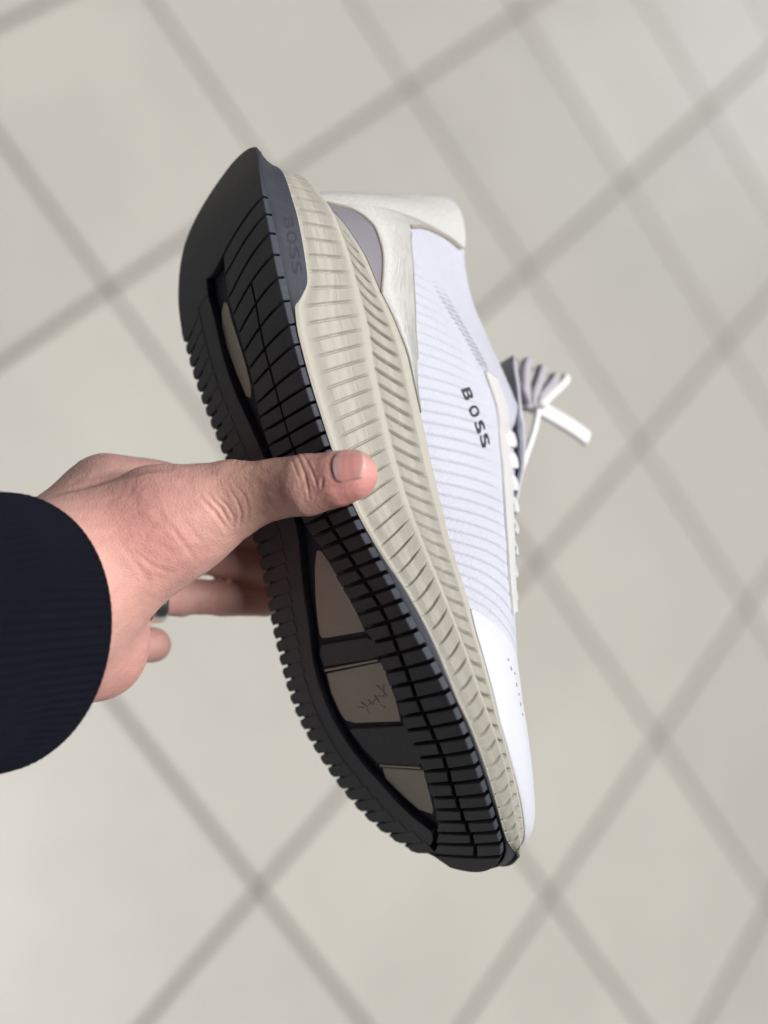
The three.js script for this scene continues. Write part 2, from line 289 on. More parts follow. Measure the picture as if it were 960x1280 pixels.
// a plate cut to a plan polygon [x, d] that follows the sole's curve
function refine(g, times) {                                           // cut every triangle in four, so that a wide plate can bend
  for (let q = 0; q < times; q++) {
    const p = g.attributes.position, out = [], v = (i) => [p.getX(i), p.getY(i), p.getZ(i)], m = (a, b) => a.map((c, k) => (c + b[k]) / 2);
    for (let i = 0; i < p.count; i += 3) { const [a, b, c] = [v(i), v(i + 1), v(i + 2)], x = m(a, b), y = m(b, c), z = m(c, a); for (const t of [a, x, z, x, b, y, z, y, c, x, y, z]) out.push(...t); }
    g = new THREE.BufferGeometry(); g.setAttribute('position', new THREE.Float32BufferAttribute(out, 3)); g.setAttribute('uv', new THREE.Float32BufferAttribute(new Float32Array(out.length / 3 * 2), 2));
  }
  return g;
}
function soleBlock(poly, top, bottom, bevel = 0.25, fine = 0) {
  const shape = new THREE.Shape(poly.map(([x, d]) => new THREE.Vector2(x, d)));
  let g = new THREE.ExtrudeGeometry(shape, { depth: bottom - top - bevel, bevelEnabled: bevel > 0, bevelThickness: bevel, bevelSize: bevel, bevelOffset: -bevel, bevelSegments: 1, steps: 1 });
  if (fine) g = refine(g, fine);
  const p = g.attributes.position, uv = g.attributes.uv;
  for (let i = 0; i < p.count; i++) { const x = p.getX(i), d = p.getY(i), z = p.getZ(i); uv.setXY(i, x / 1000, d / 1000); p.setXYZ(i, ...mm(solePoint(x, d, top + bevel + z))); }
  g.computeVertexNormals();
  return g;
}
// a long plate between two edge lines x(d)
function soleStrip(xa, xb, d0, d1, top, bottom, n) {
  const rows = [[xa, bottom], [xa, top + 0.3], [(d) => xa(d) + 0.3 * Math.sign(xb(d) - xa(d)), top], [(d) => xb(d) - 0.3 * Math.sign(xb(d) - xa(d)), top], [xb, top + 0.3], [xb, bottom]];
  const g = gridGeometry(n + 1, 6, (i, j) => { const d = lerp(d0, d1, i / n); return solePoint(rows[j][0](d), d, rows[j][1]); });
  return toFlatEnds(g);
}
const toFlatEnds = (g) => { const h = g.toNonIndexed(); h.computeVertexNormals(); return h; };
const centreX = pchip([30, 52, 69, 81, 96, 110, 122, 140, 157, 165.6, 174, 182, 191.6, 200.7, 210, 219.6, 232, 244, 255.7, 266, 279, 290.5, 298, 304], [20, 20.1, 19.7, 17.5, 16.3, 14.9, 13.9, 17, 20.6, 23.6, 26.9, 30, 33.7, 35.7, 34.9, 34, 31.7, 30.5, 28.5, 24, 17.3, 10.2, 3, -3]);
const bandX = pchip([33, 41, 58, 75, 91, 98.7, 104.6, 112, 121, 135, 154, 166.6, 176.6, 184.5, 192, 199, 204, 212, 220, 227.6, 237, 246, 254.6, 264.6, 277.4, 284.3, 296], [-6, 3, 1.1, 2.6, 2.2, 0.8, -0.5, -2, -2, 0, 4.2, 10.5, 13.3, 15.5, 18.3, 19.4, 21.7, 21.8, 20, 19.3, 16.5, 14.1, 13.5, 9.7, 1.7, -6, -24]);
const medX = pchip([46, 52, 63.7, 77.7, 90.7, 102, 113.6, 122.8, 138, 150.5, 158, 167, 178.5, 189.5, 208.6, 216.6, 229.6, 243, 252.7, 261, 270.8, 279, 284, 293.5], [-15, -14.1, -12.9, -13.7, -13.2, -11.2, -9.2, -7.7, -3.4, -1.4, -3, -7, -11.9, -15.5, -24, -26.2, -28.2, -26.9, -23.5, -19.7, -16.4, -12.5, -9.4, -24]);
const grooveD = [32.8, 40.4, 48.4, 57, 65.9, 75.1, 84.2, 91.9, 100.2, 107.9, 114.3, 120.4, 126.4, 132.2, 137.9, 143.8, 149.4, 155, 160.5, 166, 172, 177.7, 183.3, 189.1, 194.8, 200.8, 206.9, 213, 219.1, 225.1, 231.2, 237.2, 243, 248.8, 254.6, 260.3, 266, 271.9, 277.3, 282.6, 287.7, 292.8, 298.7];
const grooveLean = pchip([30, 33, 40, 48, 57, 66, 75, 84, 92, 100, 108, 116, 140, 255, 272, 290, 300], [14, 13, 9.5, 10.7, 9.8, 8.8, 7, 5, 3.8, 2.8, 0.4, -0.3, -0.3, -1.6, -2.6, -3.6, -4.8]);
const grooveAt = (i, x) => { const d = grooveD[i], xo = outerX(d), xi = bandX(d); return d + grooveLean(d) * Math.pow(clamp((xo - x) / (xo - xi)), 1.7); };
const gapAt = (d, f) => lerp(lerp(1.0, 1.75, smooth(90, 150, d)), lerp(0.8, 1.15, smooth(90, 150, d)), f) * 0.5;
for (let i = 0; i + 1 < grooveD.length; i++) {
  const d0 = grooveD[i], d1 = grooveD[i + 1], dm = (d0 + d1) / 2, split = dm > 54;
  const half = (d) => (d < 130 ? 0.45 : 1.1), mid = (side) => (d) => { const q = d + grooveLean(d) * 0.3; return centreX(q) + side * half(q); };
  const spans = split ? [[null, mid(1)], [mid(-1), null]] : [[null, null]];
  for (const [from, to] of spans) {
    const poly = [], n = 7, xa = (d) => (from ? from(d) : outerX(d)), path = (k, side) => {
      const d = grooveD[k], a = xa(d), b = to ? to(d) : bandX(d + grooveLean(d)), out = [];
      for (let q = 0; q <= n; q++) { const x = lerp(a, b, q / n), f = q / n; out.push([x, grooveAt(k, x) + side * gapAt(d, f)]); }
      return out;
    };
    const A = path(i, 1), B = path(i + 1, -1).reverse();
    if (!from) for (const p of [A[0], B[B.length - 1]]) p[0] = outerX(p[1]);
    poly.push(...A, ...B);
    if (!from) poly.push([outerX(dm), dm]);
    add(outsole, numbered('tread_lug'), soleBlock(poly, 0, 3.5, 0.28), M.rubber);
  }
}
// the smooth plate under the back of the heel, notched along its outer edge
{
  const poly = [], uEnd = uAtOuter(32.2);
  for (let k = 0; k <= 9; k++) { const x = lerp(outerX(32.3), -13.6, k / 9); poly.push([x, grooveAt(0, x) - 0.55]); }
  poly.push([-13.9, 51.5], [-27, 54], [innerX(57.5), 57.5]);
  for (let u = -0.228; u <= -0.001; u += 0.008) poly.push(solePlan(u));
  for (let u = 0.002; u < uEnd - 0.004; u += 0.005) { const [x, d] = solePlan(u), n = solePlanNormal(u), cut = 0; poly.push([x - n[0] * cut, d - n[1] * cut]); }
  add(outsole, 'heel_pad', soleBlock(poly.reverse(), 0, 2.4, 0.28, 4), M.rubber);
}
// the inner tread band: a smooth inner strip and a row of ribs out to the saw-toothed edge
add(outsole, 'tread_band', soleStrip((d) => medX(d) - 0.2, (d) => lerp(innerX(d), medX(d), 0.3), 52, 290, 0.22, 3.6, 90), M.rubber);
for (let d = 57.8; d < 290; d += 5.62) {
  const lean = (x0, x) => -9 * (1 - smooth(60, 130, d)) * Math.pow(clamp((x - x0) / 22), 1.2), x0 = innerX(d + 2.8), xi = lerp(x0, medX(Math.min(d, 283)), 0.62), g = 0.52, w = 5.62;
  if (Math.abs(xi - x0) < 4) continue;
  const at = (x, k) => [x, d + k + lean(x0, x)], e0 = innerX(d + g), e1 = innerX(d + w - g);
  const poly = [at(xi, 0.12), at(lerp(xi, x0, 0.5), 0.3), at(e0 + 2.2, g), at(e0 + 0.9, g + 0.15), at(x0 + 0.1, w * 0.36), at(x0, w * 0.5), at(x0 + 0.1, w * 0.64), at(e1 + 0.9, w - g - 0.15), at(e1 + 2.2, w - g), at(lerp(xi, x0, 0.5), w - 0.3), at(xi, w - 0.12)];
  add(outsole, numbered('tread_rib'), soleBlock(poly, 0, 3.5, 0.2), M.rubber);
}
// the toe end of the outer band, wrapped round the tip
{
  const top = [], pts = [], n = 8;
  for (let k = 0; k <= n; k++) { const x = lerp(outerX(299.3), -22.5, k / n); top.push([x, grooveAt(42, x) + 0.6]); }
  for (let u = -0.958; u > -1; u -= 0.003) pts.push(solePlan(u));
  for (let u = 1; u > uAtOuter(299.6); u -= 0.003) pts.push(solePlan(u));
  add(outsole, 'toe_pad', soleBlock([...top, ...pts], 0, 3.5, 0.25, 2), M.rubber);
}
// bridges across the hollow and the foam seen through the windows
add(outsole, 'bridge', soleBlock([[-15.5, 200.6], [-10, 201], [16.5, 203.6], [21.4, 206], [21.5, 211.6], [16, 212.2], [-19.5, 209.2], [-19, 204]], 1.5, 3.5, 0.3), M.rubber);
add(outsole, 'bridge_001', soleBlock([[-23.4, 236.3], [-19, 236.6], [11, 240], [15, 240], [14, 246], [12.8, 255.6], [8, 256.6], [-16.5, 252.4], [-20.4, 246]], 1.5, 3.5, 0.3), M.rubber);
const windows = [[[-7.2, 57.4], [-4.7, 59.2], [-4.4, 67.2], [-3.4, 78.7], [-3.4, 86.6], [-4.2, 94.2], [-7.2, 98.8], [-10, 97], [-11.7, 86.9], [-13.2, 74.7], [-12.9, 66.4], [-11, 60.8]],
  [[4, 165.6], [2.1, 165.5], [-2.6, 170.9], [-8.7, 181.3], [-13, 190.2], [-15.4, 196.7], [-14.6, 198.3], [-9.8, 198.9], [15.7, 201.4], [14.6, 192.4], [12, 183.1], [9.1, 173.6], [5.8, 166.7]],
  [[-21.6, 212.4], [-24.6, 220.4], [-25.4, 229], [-24.4, 232.8], [-18.9, 234.7], [11.2, 238.6], [15.6, 228.7], [17.8, 217.6], [17, 214.4]],
  [[-17, 255], [-19, 259.6], [-14.8, 268.3], [-10.8, 275.3], [-4.4, 278.3], [-1.4, 276.2], [4.2, 267.6], [8.4, 259.4]]];
windows.forEach((w, k) => { add(outsole, numbered('window_floor'), soleBlock(w, 2.7, 3.6, 0.25), M.foam); });
for (const r of [[[-20.6, 210.4], [17, 212.9], [17, 213.7], [-20.8, 211.3]], [[-16.8, 253.2], [8.6, 257.4], [8.5, 258.3], [-17, 254.1]]]) add(outsole, numbered('window_rim'), soleBlock(r, 1.9, 3.5, 0.15), M.foam);
{
  const rnd = mulberry(4), marks = [];
  for (const [x, d, a, l] of [[9.5, 225, 1.0, 6], [10.5, 225.2, -0.9, 5.5], [6.8, 227, 0.2, 3.5], [3.6, 227.6, 1.3, 4], [1.4, 228, -0.5, 4], [-1.4, 228.3, 0.9, 3.2], [-3.6, 229, -0.2, 3.6], [-6.8, 228.3, 0.7, 3.2], [-9.4, 229.3, 0.1, 3], [5.2, 231, 0.6, 2.4], [-6, 231.6, 1.2, 2.4]]) {
    const c = Math.cos(a) * l / 2, s = Math.sin(a) * l / 2, n = 0.28, nx = -Math.sin(a) * n, nd = Math.cos(a) * n;
    marks.push(soleBlock([[x - c - nx, d - s - nd], [x + c - nx, d + s - nd], [x + c + nx, d + s + nd], [x - c + nx, d - s + nd]], 2.6, 3, 0));
  }
  add(outsole, 'moulded_mark', mergeGeometries(marks), M.mark);
}
// rubber side wall, cupped round the heel and the toe
const wallRise = (a) => rubberTop(a);
const wallRows = (u) => {
  const a = Math.abs(u), h = soleRise(solePlan(u)[1]), B = wallRise(a), inset = u < 0 && a > 0.2 && a < 0.95 ? 0.7 : 0.08, o = sideOut.rubber(a), low = Math.min(h + lerp(0.9, 2.7, smooth(0.1, 0.2, a)), B - 0.4);
  return [[-inset - 0.6, low + 0.4], [-inset, low], [lerp(-inset, o, 0.35), lerp(low, B, 0.25)], [lerp(-inset, o, 0.7), lerp(low, B, 0.55)], [lerp(-inset, o, 0.95), lerp(low, B, 0.85)], [o, B - 0.25], [o - 0.25, B], [o - 0.8, B + 0.05], [o - 2, B - 0.3]];
};
const wallAt = (u, f, out) => { const r = wallRows(u), y = lerp(r[1][1], r[5][1], f); let k = 1; while (k < 4 && r[k + 1][1] < y) k++; const t = clamp((y - r[k][1]) / (r[k + 1][1] - r[k][1])); return sidePoint(u, lerp(r[k][0], r[k + 1][0], t) + out, y); };
add(outsole, 'side_wall', gridGeometry(1101, 9, (i, j) => { const u = lerp(-1, 1, i / 1100); return sidePoint(u, ...wallRows(u)[j]); }), M.rubber);

// the midsole: two bands meeting at a ridge, cut with a herringbone of grooves
function midProfile(a, f) {                                          // f: 0 rubber edge, 1 ridge, 2 top edge, 3 tucked under the upper
  const B = [sideOut.rubber(a) - 0.45, rubberTop(a) - 1.5], R = [sideOut.ridge(a), ridgeAt(a)], T = [sideOut.top(a), midsoleTop(a)];
  if (f <= 1) { const b = Math.sin(f * Math.PI) * 0.5; return [lerp(B[0], R[0], f) + b, lerp(B[1], R[1], f)]; }
  if (f <= 2) { const t = f - 1, b = -Math.sin(t * Math.PI) * 0.6; return [lerp(R[0], T[0], t) + b, lerp(R[1], T[1], t)]; }
  return [T[0] - (f - 2) * 4, T[1] + Math.sin((f - 2) * 2) * 0.7 - (f - 2) * 1];
}
const lowLean = pchip([0, 40, 50, 80, 97, 118, 165, 195, 225, 260, 355], [12, 10, 8.5, 4.5, 2.5, -2, -6, -8, -6.8, -4.5, -3]);
const highLean = pchip([0, 60, 70, 85, 95, 120, 145, 175, 195, 230, 355], [5, 6, 7, 11, 12.5, 12, 12, 9, 7, 5, 4]);
const PITCH = 6.05;
{
  const frac = []; for (let k = 0; k <= 62; k++) frac.push(k / 62); for (let k = 1; k <= 52; k++) frac.push(1 + k / 52); for (let k = 1; k <= 4; k++) frac.push(2 + k / 4);
  const us = []; for (let i = 0; i <= 300; i++) us.push(lerp(-1, 0, i / 300)); for (let i = 1; i <= 1050; i++) us.push(i / 1050);
  const groove = (x, w) => Math.exp(-((x / w) ** 2));
  const g = gridGeometry(us.length, frac.length, (i, j) => {
    const u = us[i], a = Math.abs(u), f = frac[j], s = a * HALF; let [o, y] = midProfile(a, f);
    const ends = smooth(0.05, 0.16, a);
    if (f < 1) {
      const c = s - lowLean(s) * (f - 0.5) - 1.3 * smooth(150, 230, s) * (1 - 4 * (f - 0.5) ** 2), k = Math.round(c / PITCH), x = c - k * PITCH, jitter = Math.sin(k * 12.9) * 0.04, win = smooth(0.06 + jitter, 0.34 + jitter, f) * (1 - smooth(0.72 + jitter, 0.98, f));
      o -= ends * win * 1.9 * groove(x, 0.31);
      o += 0.45 * groove(f - 0.045, 0.03) * smooth(0.24, 0.3, a);
    } else if (f < 2) {
      const t = f - 1, sh = lerp(3, 0, smooth(150, 240, s)), c = s - highLean(s) * (t - 0.45) - 1.2, k = Math.round(c / PITCH), x = c - k * PITCH, win = smooth(0.04, 0.2, t) * (1 - smooth(0.66, 0.84, t));
      const depth = 3.4 * smooth(0.17, 0.24, a) * win; o -= depth * groove(x, 0.4 + 0.12 * win); y -= depth * 0.2 * groove(x, 0.8);
    }
    return sidePoint(u, o, y);
  });
  const ms = add(sneaker, 'midsole', g, M.foam);
  ms.userData = { label: 'beige foam midsole with herringbone grooves' };
  // the foam underneath, closing the hollow
  add(ms, 'midsole_bed', gridGeometry(120, 14, (i, j) => { const u = i / 119 * 0.996 + 0.002, a = solePlan(u), b = solePlan(-u), t = lerp(0.04, 0.96, j / 13); return solePoint(lerp(a[0], b[0], t), lerp(a[1], b[1], t), 4.6); }), M.foam);
}
// ---------- the upper ----------
// a patch of the upper between two v lines, lifted off the surface, with its edges turned down to it
function upperPatch(us, lo, hi, nv, lift, edge = 0.6, color, extra) {
  const n = us.length;
  return gridGeometry(n + 2, nv + 4, (i, j) => {
    const ii = clamp(i - 1, 0, n - 1), u = us[ii], end = i === 0 || i === n + 1, a = lo(u), b = hi(u), jj = clamp((j - 1.0) / (nv + 1)), side = j === 0 || j === nv + 3;
    const t = clamp((j - 1.5) / nv, 0, 1), soft = (j === 1 || j === nv + 2) ? 1 : 0, v = lerp(a, b, t);
    const full = typeof lift === 'function' ? lift(u, v) : lift;
    return upperPoint(u, v, side || end ? -0.4 : full - (soft ? Math.min(0.35, full * 0.4) : 0) + (extra ? extra(u, v) : 0));
  }, color && ((i, j) => { const u = us[clamp(i - 1, 0, n - 1)]; return color(u, lerp(lo(u), hi(u), clamp((j - 1.5) / nv))); }));
}
const range = (a, b, n) => Array.from({ length: n + 1 }, (_, i) => lerp(a, b, i / n));
const ribLean = pchip([0, 0.2, 0.3, 0.46, 0.56, 0.645, 0.8], [0.03, 0.035, 0.05, 0.075, 0.115, 0.19, 0.2]);
const ribCoord = (a, v) => { let w = a; for (let k = 0; k < 4; k++) w = a - ribLean(w) * v; return w; };
const TOE_W = 0.645, RIB = 0.01345;
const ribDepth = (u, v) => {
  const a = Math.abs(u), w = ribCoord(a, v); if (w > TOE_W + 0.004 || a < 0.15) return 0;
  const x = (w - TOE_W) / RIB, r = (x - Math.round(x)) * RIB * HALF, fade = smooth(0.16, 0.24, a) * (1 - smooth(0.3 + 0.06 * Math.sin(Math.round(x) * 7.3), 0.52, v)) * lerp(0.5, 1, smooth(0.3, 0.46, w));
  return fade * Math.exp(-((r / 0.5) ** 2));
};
const openKnit = (u, v) => {                                          // rows of small openings running up towards the laces
  const a = Math.abs(u), mid = lerp(0.545, 0.635, smooth(0.26, 0.35, a)), q = (v - mid) / 0.065; if (a < 0.245 || a > 0.365 || Math.abs(q) > 1) return 0;
  const x = a * HALF / 2.15 + q * 0.25, r = Math.abs(x - Math.round(x)), c = Math.abs(Math.abs(q) - 0.5);
  return (r < 0.22 ? 1 : 0) * smooth(0.46, 0.38, c) * smooth(0.245, 0.275, a) * (1 - smooth(0.345, 0.365, a));
};
{
  const us = [...range(-1, 0, 220), ...range(0, 1, 1300).slice(1)], nv = 96;
  const g = gridGeometry(us.length, nv + 1, (i, j) => { const u = us[i], v = j / nv; return upperPoint(u, v, -0.5 * ribDepth(u, v) - 0.6 * openKnit(u, v)); },
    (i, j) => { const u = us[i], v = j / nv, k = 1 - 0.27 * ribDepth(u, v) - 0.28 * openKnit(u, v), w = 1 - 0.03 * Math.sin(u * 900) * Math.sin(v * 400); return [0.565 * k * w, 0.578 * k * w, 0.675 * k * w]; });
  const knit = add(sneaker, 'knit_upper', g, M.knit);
  knit.userData = { label: 'white knit upper with fine ribs' };
}
// smooth toe overlay with a short row of pin holes
const toeLine = (u, v) => ribCoord(Math.abs(u), v);
{
  // v at which the overlay's edge crosses this u
  const top = (u) => { const a = Math.abs(u); if (a >= TOE_W + ribLean(TOE_W)) return 1; return clamp((a - TOE_W) / ribLean(TOE_W)); };
  for (const s of [1, -1]) {
    const us = range(TOE_W + 0.001, 1, 200).map((u) => u * s), o = add(sneaker, numbered('toe_overlay'), upperPatch(s > 0 ? us : us.reverse(), () => 0, top, 40, 0.5), M.film);
    if (s > 0) o.userData = { label: 'smooth glossy white toe overlay' };
  }
  const holes = [[0.7098, 0.181], [0.7199, 0.203], [0.7264, 0.251], [0.7389, 0.242], [0.7503, 0.261], [0.7615, 0.264], [0.774, 0.27]].map(([u, v], k) => {
    const c = upperPoint(u, v, 0.45), n = upperPoint(u, v, 1.45), g = new THREE.CylinderGeometry(0.0006, 0.0006, 0.0003, 8), d = new THREE.Vector3(n[0] - c[0], n[1] - c[1], n[2] - c[2]).normalize();
    g.applyQuaternion(new THREE.Quaternion().setFromUnitVectors(new THREE.Vector3(0, 1, 0), d)); g.scale(1, 1, 1 + 0.5 * (k % 2)); g.translate(...mm(c)); return g;
  });
  add(sneaker, 'pin_holes', mergeGeometries(holes), M.seam);
}
// suede heel counter that runs up into the collar's tab, with the lilac panel let into it
const counterEdge = pchip([0.1807, 0.2318, 0.2818, 0.3277, 0.3703, 0.3967, 0.42], [0.517, 0.38, 0.249, 0.117, 0.042, 0.012, 0.002]);
const tabEdge = pchip([0.162, 0.1629, 0.1688, 0.1807], [0.98, 0.84, 0.655, 0.517]);
const panelTop = pchip([0.155, 0.1627, 0.1707, 0.186, 0.2008, 0.2233, 0.2558, 0.2826], [0.001, 0.054, 0.129, 0.177, 0.196, 0.168, 0.086, 0.0]);
{
  const hi = (u) => { const a = Math.abs(u); return a < 0.162 ? 1 : a < 0.1807 ? tabEdge(a) : counterEdge(a); };
  const lo = (u) => { const a = Math.abs(u); return a > 0.155 && a < 0.2826 ? panelTop(a) : 0; };
  const us = [...range(-0.42, -0.165, 60), ...range(-0.1625, 0.1618, 150), ...range(0.1622, 0.2, 70), ...range(0.201, 0.42, 120)];
  const o = add(sneaker, 'heel_counter', upperPatch(us, lo, hi, 44, (u, v) => 0.8 + 0.7 * smooth(0.55, 0.95, v) * (1 - smooth(0.15, 0.2, Math.abs(u)))), M.suede);
  o.userData = { label: 'off-white suede heel counter and collar tab' };
  for (const s of [1, -1]) {
    const pu = range(0.1555, 0.2822, 60).map((u) => u * s), p = add(sneaker, numbered('heel_panel'), upperPatch(s > 0 ? pu : pu.reverse(), () => 0, (u) => Math.max(0.004, panelTop(Math.abs(u)) - 0.004), 16, 0.35), M.lilac);
    p.userData = { label: 'lilac grey leather panel at the heel' };
    // dark stitched edges
    const path = range(0.157, 0.282, 40).map((u) => new THREE.Vector3(...mm(upperPoint(u * s, panelTop(u) - 0.003, 0.55))));
    add(p, 'piping', new THREE.TubeGeometry(new THREE.CatmullRomCurve3(path), 80, 0.00055, 6), M.seam);
  }
  const seam = [[0.1812, 0.515], [0.169, 0.65], [0.1632, 0.83], [0.1628, 0.97]].map(([u, v]) => new THREE.Vector3(...mm(upperPoint(u + 0.0015, v - 0.005, 0.4))));
  add(o, 'seam', new THREE.TubeGeometry(new THREE.CatmullRomCurve3(seam), 30, 0.0009, 6), M.seam);
  const edge = range(0.19, 0.36, 30).map((u) => new THREE.Vector3(...mm(upperPoint(u + 0.001, counterEdge(u) + 0.006, 0.1))));
  add(o, 'seam_001', new THREE.TubeGeometry(new THREE.CatmullRomCurve3(edge), 60, 0.0004, 5), M.seam);
}
// collar lip and lining
{
  const us = range(-OPEN_U, OPEN_U, 200);
  const g = gridGeometry(us.length, 12, (i, j) => {
    const u = us[i], thick = lerp(4.5, 7, smooth(0.3, 0.1, Math.abs(u))), { top } = upperEnds(u), c = [middleX(79), 79], dx = top[0] - c[0], dd = top[2] - c[1], l = Math.hypot(dx, dd);
    const p = (inward, down) => [top[0] - dx / l * inward, top[1] - down, 150 - (top[2] - dd / l * inward)], tab = smooth(0.2, 0.1, Math.abs(u)) * 0.7;
    if (j < 7) { const a = j / 6 * Math.PI; return p(thick / 2 - Math.cos(a) * (thick / 2 + tab), -Math.sin(a) * 1.6 + 0.2); }
    return p(thick - (j - 6) * 1.6 * 0.6, 1 + (j - 6) * 13);
  });
  add(sneaker, 'collar_lining', g, M.lining);
  add(sneaker, 'insole', gridGeometry(40, 10, (i, j) => { const d = lerp(30, 190, i / 39), w = lerp(-26, 26, j / 9); return [w + middleX(d), 52 - smooth(60, 190, d) * 12, 150 - d]; }), M.lining);
}
// eyestays
const eyeLine = pchip([0.355, 0.3684, 0.4316, 0.4907, 0.553, 0.6103, 0.6502, 0.70], [0.63, 0.595, 0.564, 0.516, 0.431, 0.38, 0.36, 0.33]);
for (const s of [1, -1]) {
  const us = range(0.36, 0.665, 90).map((u) => u * s), o = add(sneaker, numbered('eyestay'), upperPatch(s > 0 ? us : us.reverse(), (u) => eyeLine(Math.abs(u)), (u) => Math.min(0.93, eyeLine(Math.abs(u)) + 0.13), 14, 1.3), M.eyestay);
  o.userData = { label: 'off-white eyestay beside the laces' };
}
// tongue
add(sneaker, 'tongue', gridGeometry(60, 26, (i, j) => {
  const t = i / 59, d = lerp(103, 186, t), y0 = t < 0.34 ? lerp(133, 124, t / 0.34) : crown(d) - 0.5, a = (j / 25) * Math.PI * 2, w = lerp(11, 16, smooth(0, 0.35, t)), th = lerp(3.2, 2, t) * (0.6 + 0.4 * smooth(0, 0.06, t));
  const x = Math.cos(a) * w; return [middleX(d) + x, y0 - 1 - (x * x) / 42 + Math.sin(a) * th, 150 - d - (t === 0 ? 0 : 0)];
}), M.lining);
// laces: bars across the throat, a bow and a loose end
const V = (x, y, d) => new THREE.Vector3(x / 1000, y / 1000, (150 - d) / 1000);
function ribbon(points, w, th, n = 60) {                              // a flat woven lace along a curve
  const c = new THREE.CatmullRomCurve3(points), fr = c.computeFrenetFrames(n, false), pos = [];
  return gridGeometry(n + 1, 13, (i, j) => {
    const p = c.getPointAt(i / n), a = j / 12 * Math.PI * 2, end = i === 0 || i === n ? 0.35 : 1, N = fr.normals[i], B = fr.binormals[i], x = Math.cos(a) * w / 2 * end, y = Math.sin(a) * th / 2 * end;
    return [p.x * 1000 + N.x * x + B.x * y, p.y * 1000 + N.y * x + B.y * y, p.z * 1000 + N.z * x + B.z * y];
  });
}
for (let k = 0; k < 8; k++) {
  const u = 0.462 + k * 0.0255, pts = [];
  for (const v of [0.6, 0.7, 0.82, 0.94]) pts.push(new THREE.Vector3(...mm(upperPoint(u, v, 0.5))));
  for (const v of [0.94, 0.82, 0.7, 0.6]) pts.push(new THREE.Vector3(...mm(upperPoint(-(u + (k % 2 ? 0.011 : -0.011)), v, 0.5))));
  add(sneaker, numbered('lace'), ribbon(pts, 7.6, 2.4), M.lace);
}
// a flat woven lace whose path runs in the plane of the throat: points [y, d], its width across x
function band(points, x0, wide, thick, n = 40) {
  const c = new THREE.CatmullRomCurve3(points.map(([y, d]) => V(0, y, d)));
  return gridGeometry(n + 1, 17, (i, j) => {
    const t = i / n, p = c.getPointAt(t), q = c.getTangentAt(t), a = j / 16 * Math.PI * 2, end = Math.sqrt(Math.max(0.02, 1 - Math.max(0, Math.abs(t - 0.5) * 2 - 0.92) ** 2 / 0.0064)), sx = Math.sign(Math.cos(a)) * Math.abs(Math.cos(a)) ** 0.6, sy = Math.sign(Math.sin(a)) * Math.abs(Math.sin(a)) ** 0.6, weave = 1 + 0.05 * Math.sin(t * 150);
    const s = sy * thick / 2 * end * weave;
    return [x0 + 1.2 * Math.sin(t * 5 + x0) + sx * wide / 2 * end, p.y * 1000 + q.z * s, p.z * 1000 - q.y * s];
  });
}
{ const o = add(sneaker, numbered('lace_loop'), band([[132.1, 127.1], [132.4, 117.2], [134.3, 106.8], [135.8, 103.2]], 1, 7, 2.3), M.laceDark); o.userData = { label: 'dark grey lace loop' }; }
{ const o = add(sneaker, numbered('lace_loop'), band([[132.5, 127.5], [134.7, 117.5], [137.4, 108.7], [140.4, 105.3]], 3.5, 6, 4.1), M.laceGrey); }
{ const o = add(sneaker, numbered('lace_loop'), band([[133.6, 127.3], [137.2, 118.6], [141.1, 110.7], [143.1, 108.3]], 1, 7, 2.3), M.laceDark); o.userData = { label: 'dark grey lace loop' }; }
{ const o = add(sneaker, numbered('lace_loop'), band([[135.1, 127.1], [140.5, 119.1], [145.5, 112.1], [147.6, 109.3]], 3.5, 6, 4.1), M.laceGrey); }
{ const o = add(sneaker, numbered('lace_loop'), band([[136.2, 126.9], [142.7, 119.7], [148.6, 114.0], [150.6, 111.6]], 1, 7, 2.3), M.laceDark); o.userData = { label: 'dark grey lace loop' }; }
{ const o = add(sneaker, numbered('lace_loop'), band([[137.6, 127.1], [145.1, 121.2], [151.4, 116.7], [153.9, 114.4]], 3.5, 6, 4.1), M.laceGrey); }
{ const o = add(sneaker, numbered('lace_loop'), band([[139.7, 127.0], [147.8, 123.1], [155.2, 119.5], [158.2, 117.3], [157.1, 115.2]], 3.5, 6, 4.1), M.lace); }
add(sneaker, 'lace_end', band([[134.6, 121.3], [142.4, 125.0], [154.9, 135.5], [167.4, 146.0]], -2, 4, 7.6), M.lace).userData = { label: 'loose bright white lace end sticking out' };
add(sneaker, 'lace_cord', band([[140.4, 126.3], [133.6, 136.4], [125.3, 146.8], [117.2, 156.4], [111.5, 164.0]], 1, 3, 2.6), M.lace);

// ---------- lettering ----------
const font = await new FontLoader().loadAsync('fonts/droid/droid_sans_bold.typeface.json');
const letters = (list, at) => mergeGeometries(list.map(([ch, ...where]) => {
  const g = new TextGeometry(ch, { font, size: 1, depth: 0.12, curveSegments: 6, bevelEnabled: false }); g.computeBoundingBox();
  const b = g.boundingBox, p = g.attributes.position, w = b.max.x - b.min.x, h = b.max.y - b.min.y;
  for (let i = 0; i < p.count; i++) p.setXYZ(i, ...mm(at((p.getX(i) - b.min.x) / w - 0.5, (p.getY(i) - b.min.y) / h - 0.5, p.getZ(i) / 0.12, ...where)));
  g.computeVertexNormals(); return g;
}));
// printed on the knit: letter box centred on (u, v), width and height in u and v
add(sneaker, 'lettering', letters([['B', 0.4025, 0.349], ['O', 0.4253, 0.36], ['S', 0.4455, 0.374], ['S', 0.4625, 0.396]], (x, y, z, u, v) => upperPoint(u + x * 0.0145 - y * 0.0045, v + y * 0.078 + x * 0.008, 0.1 + z * 0.15)), M.print).userData = { label: 'black printed brand lettering on the knit' };
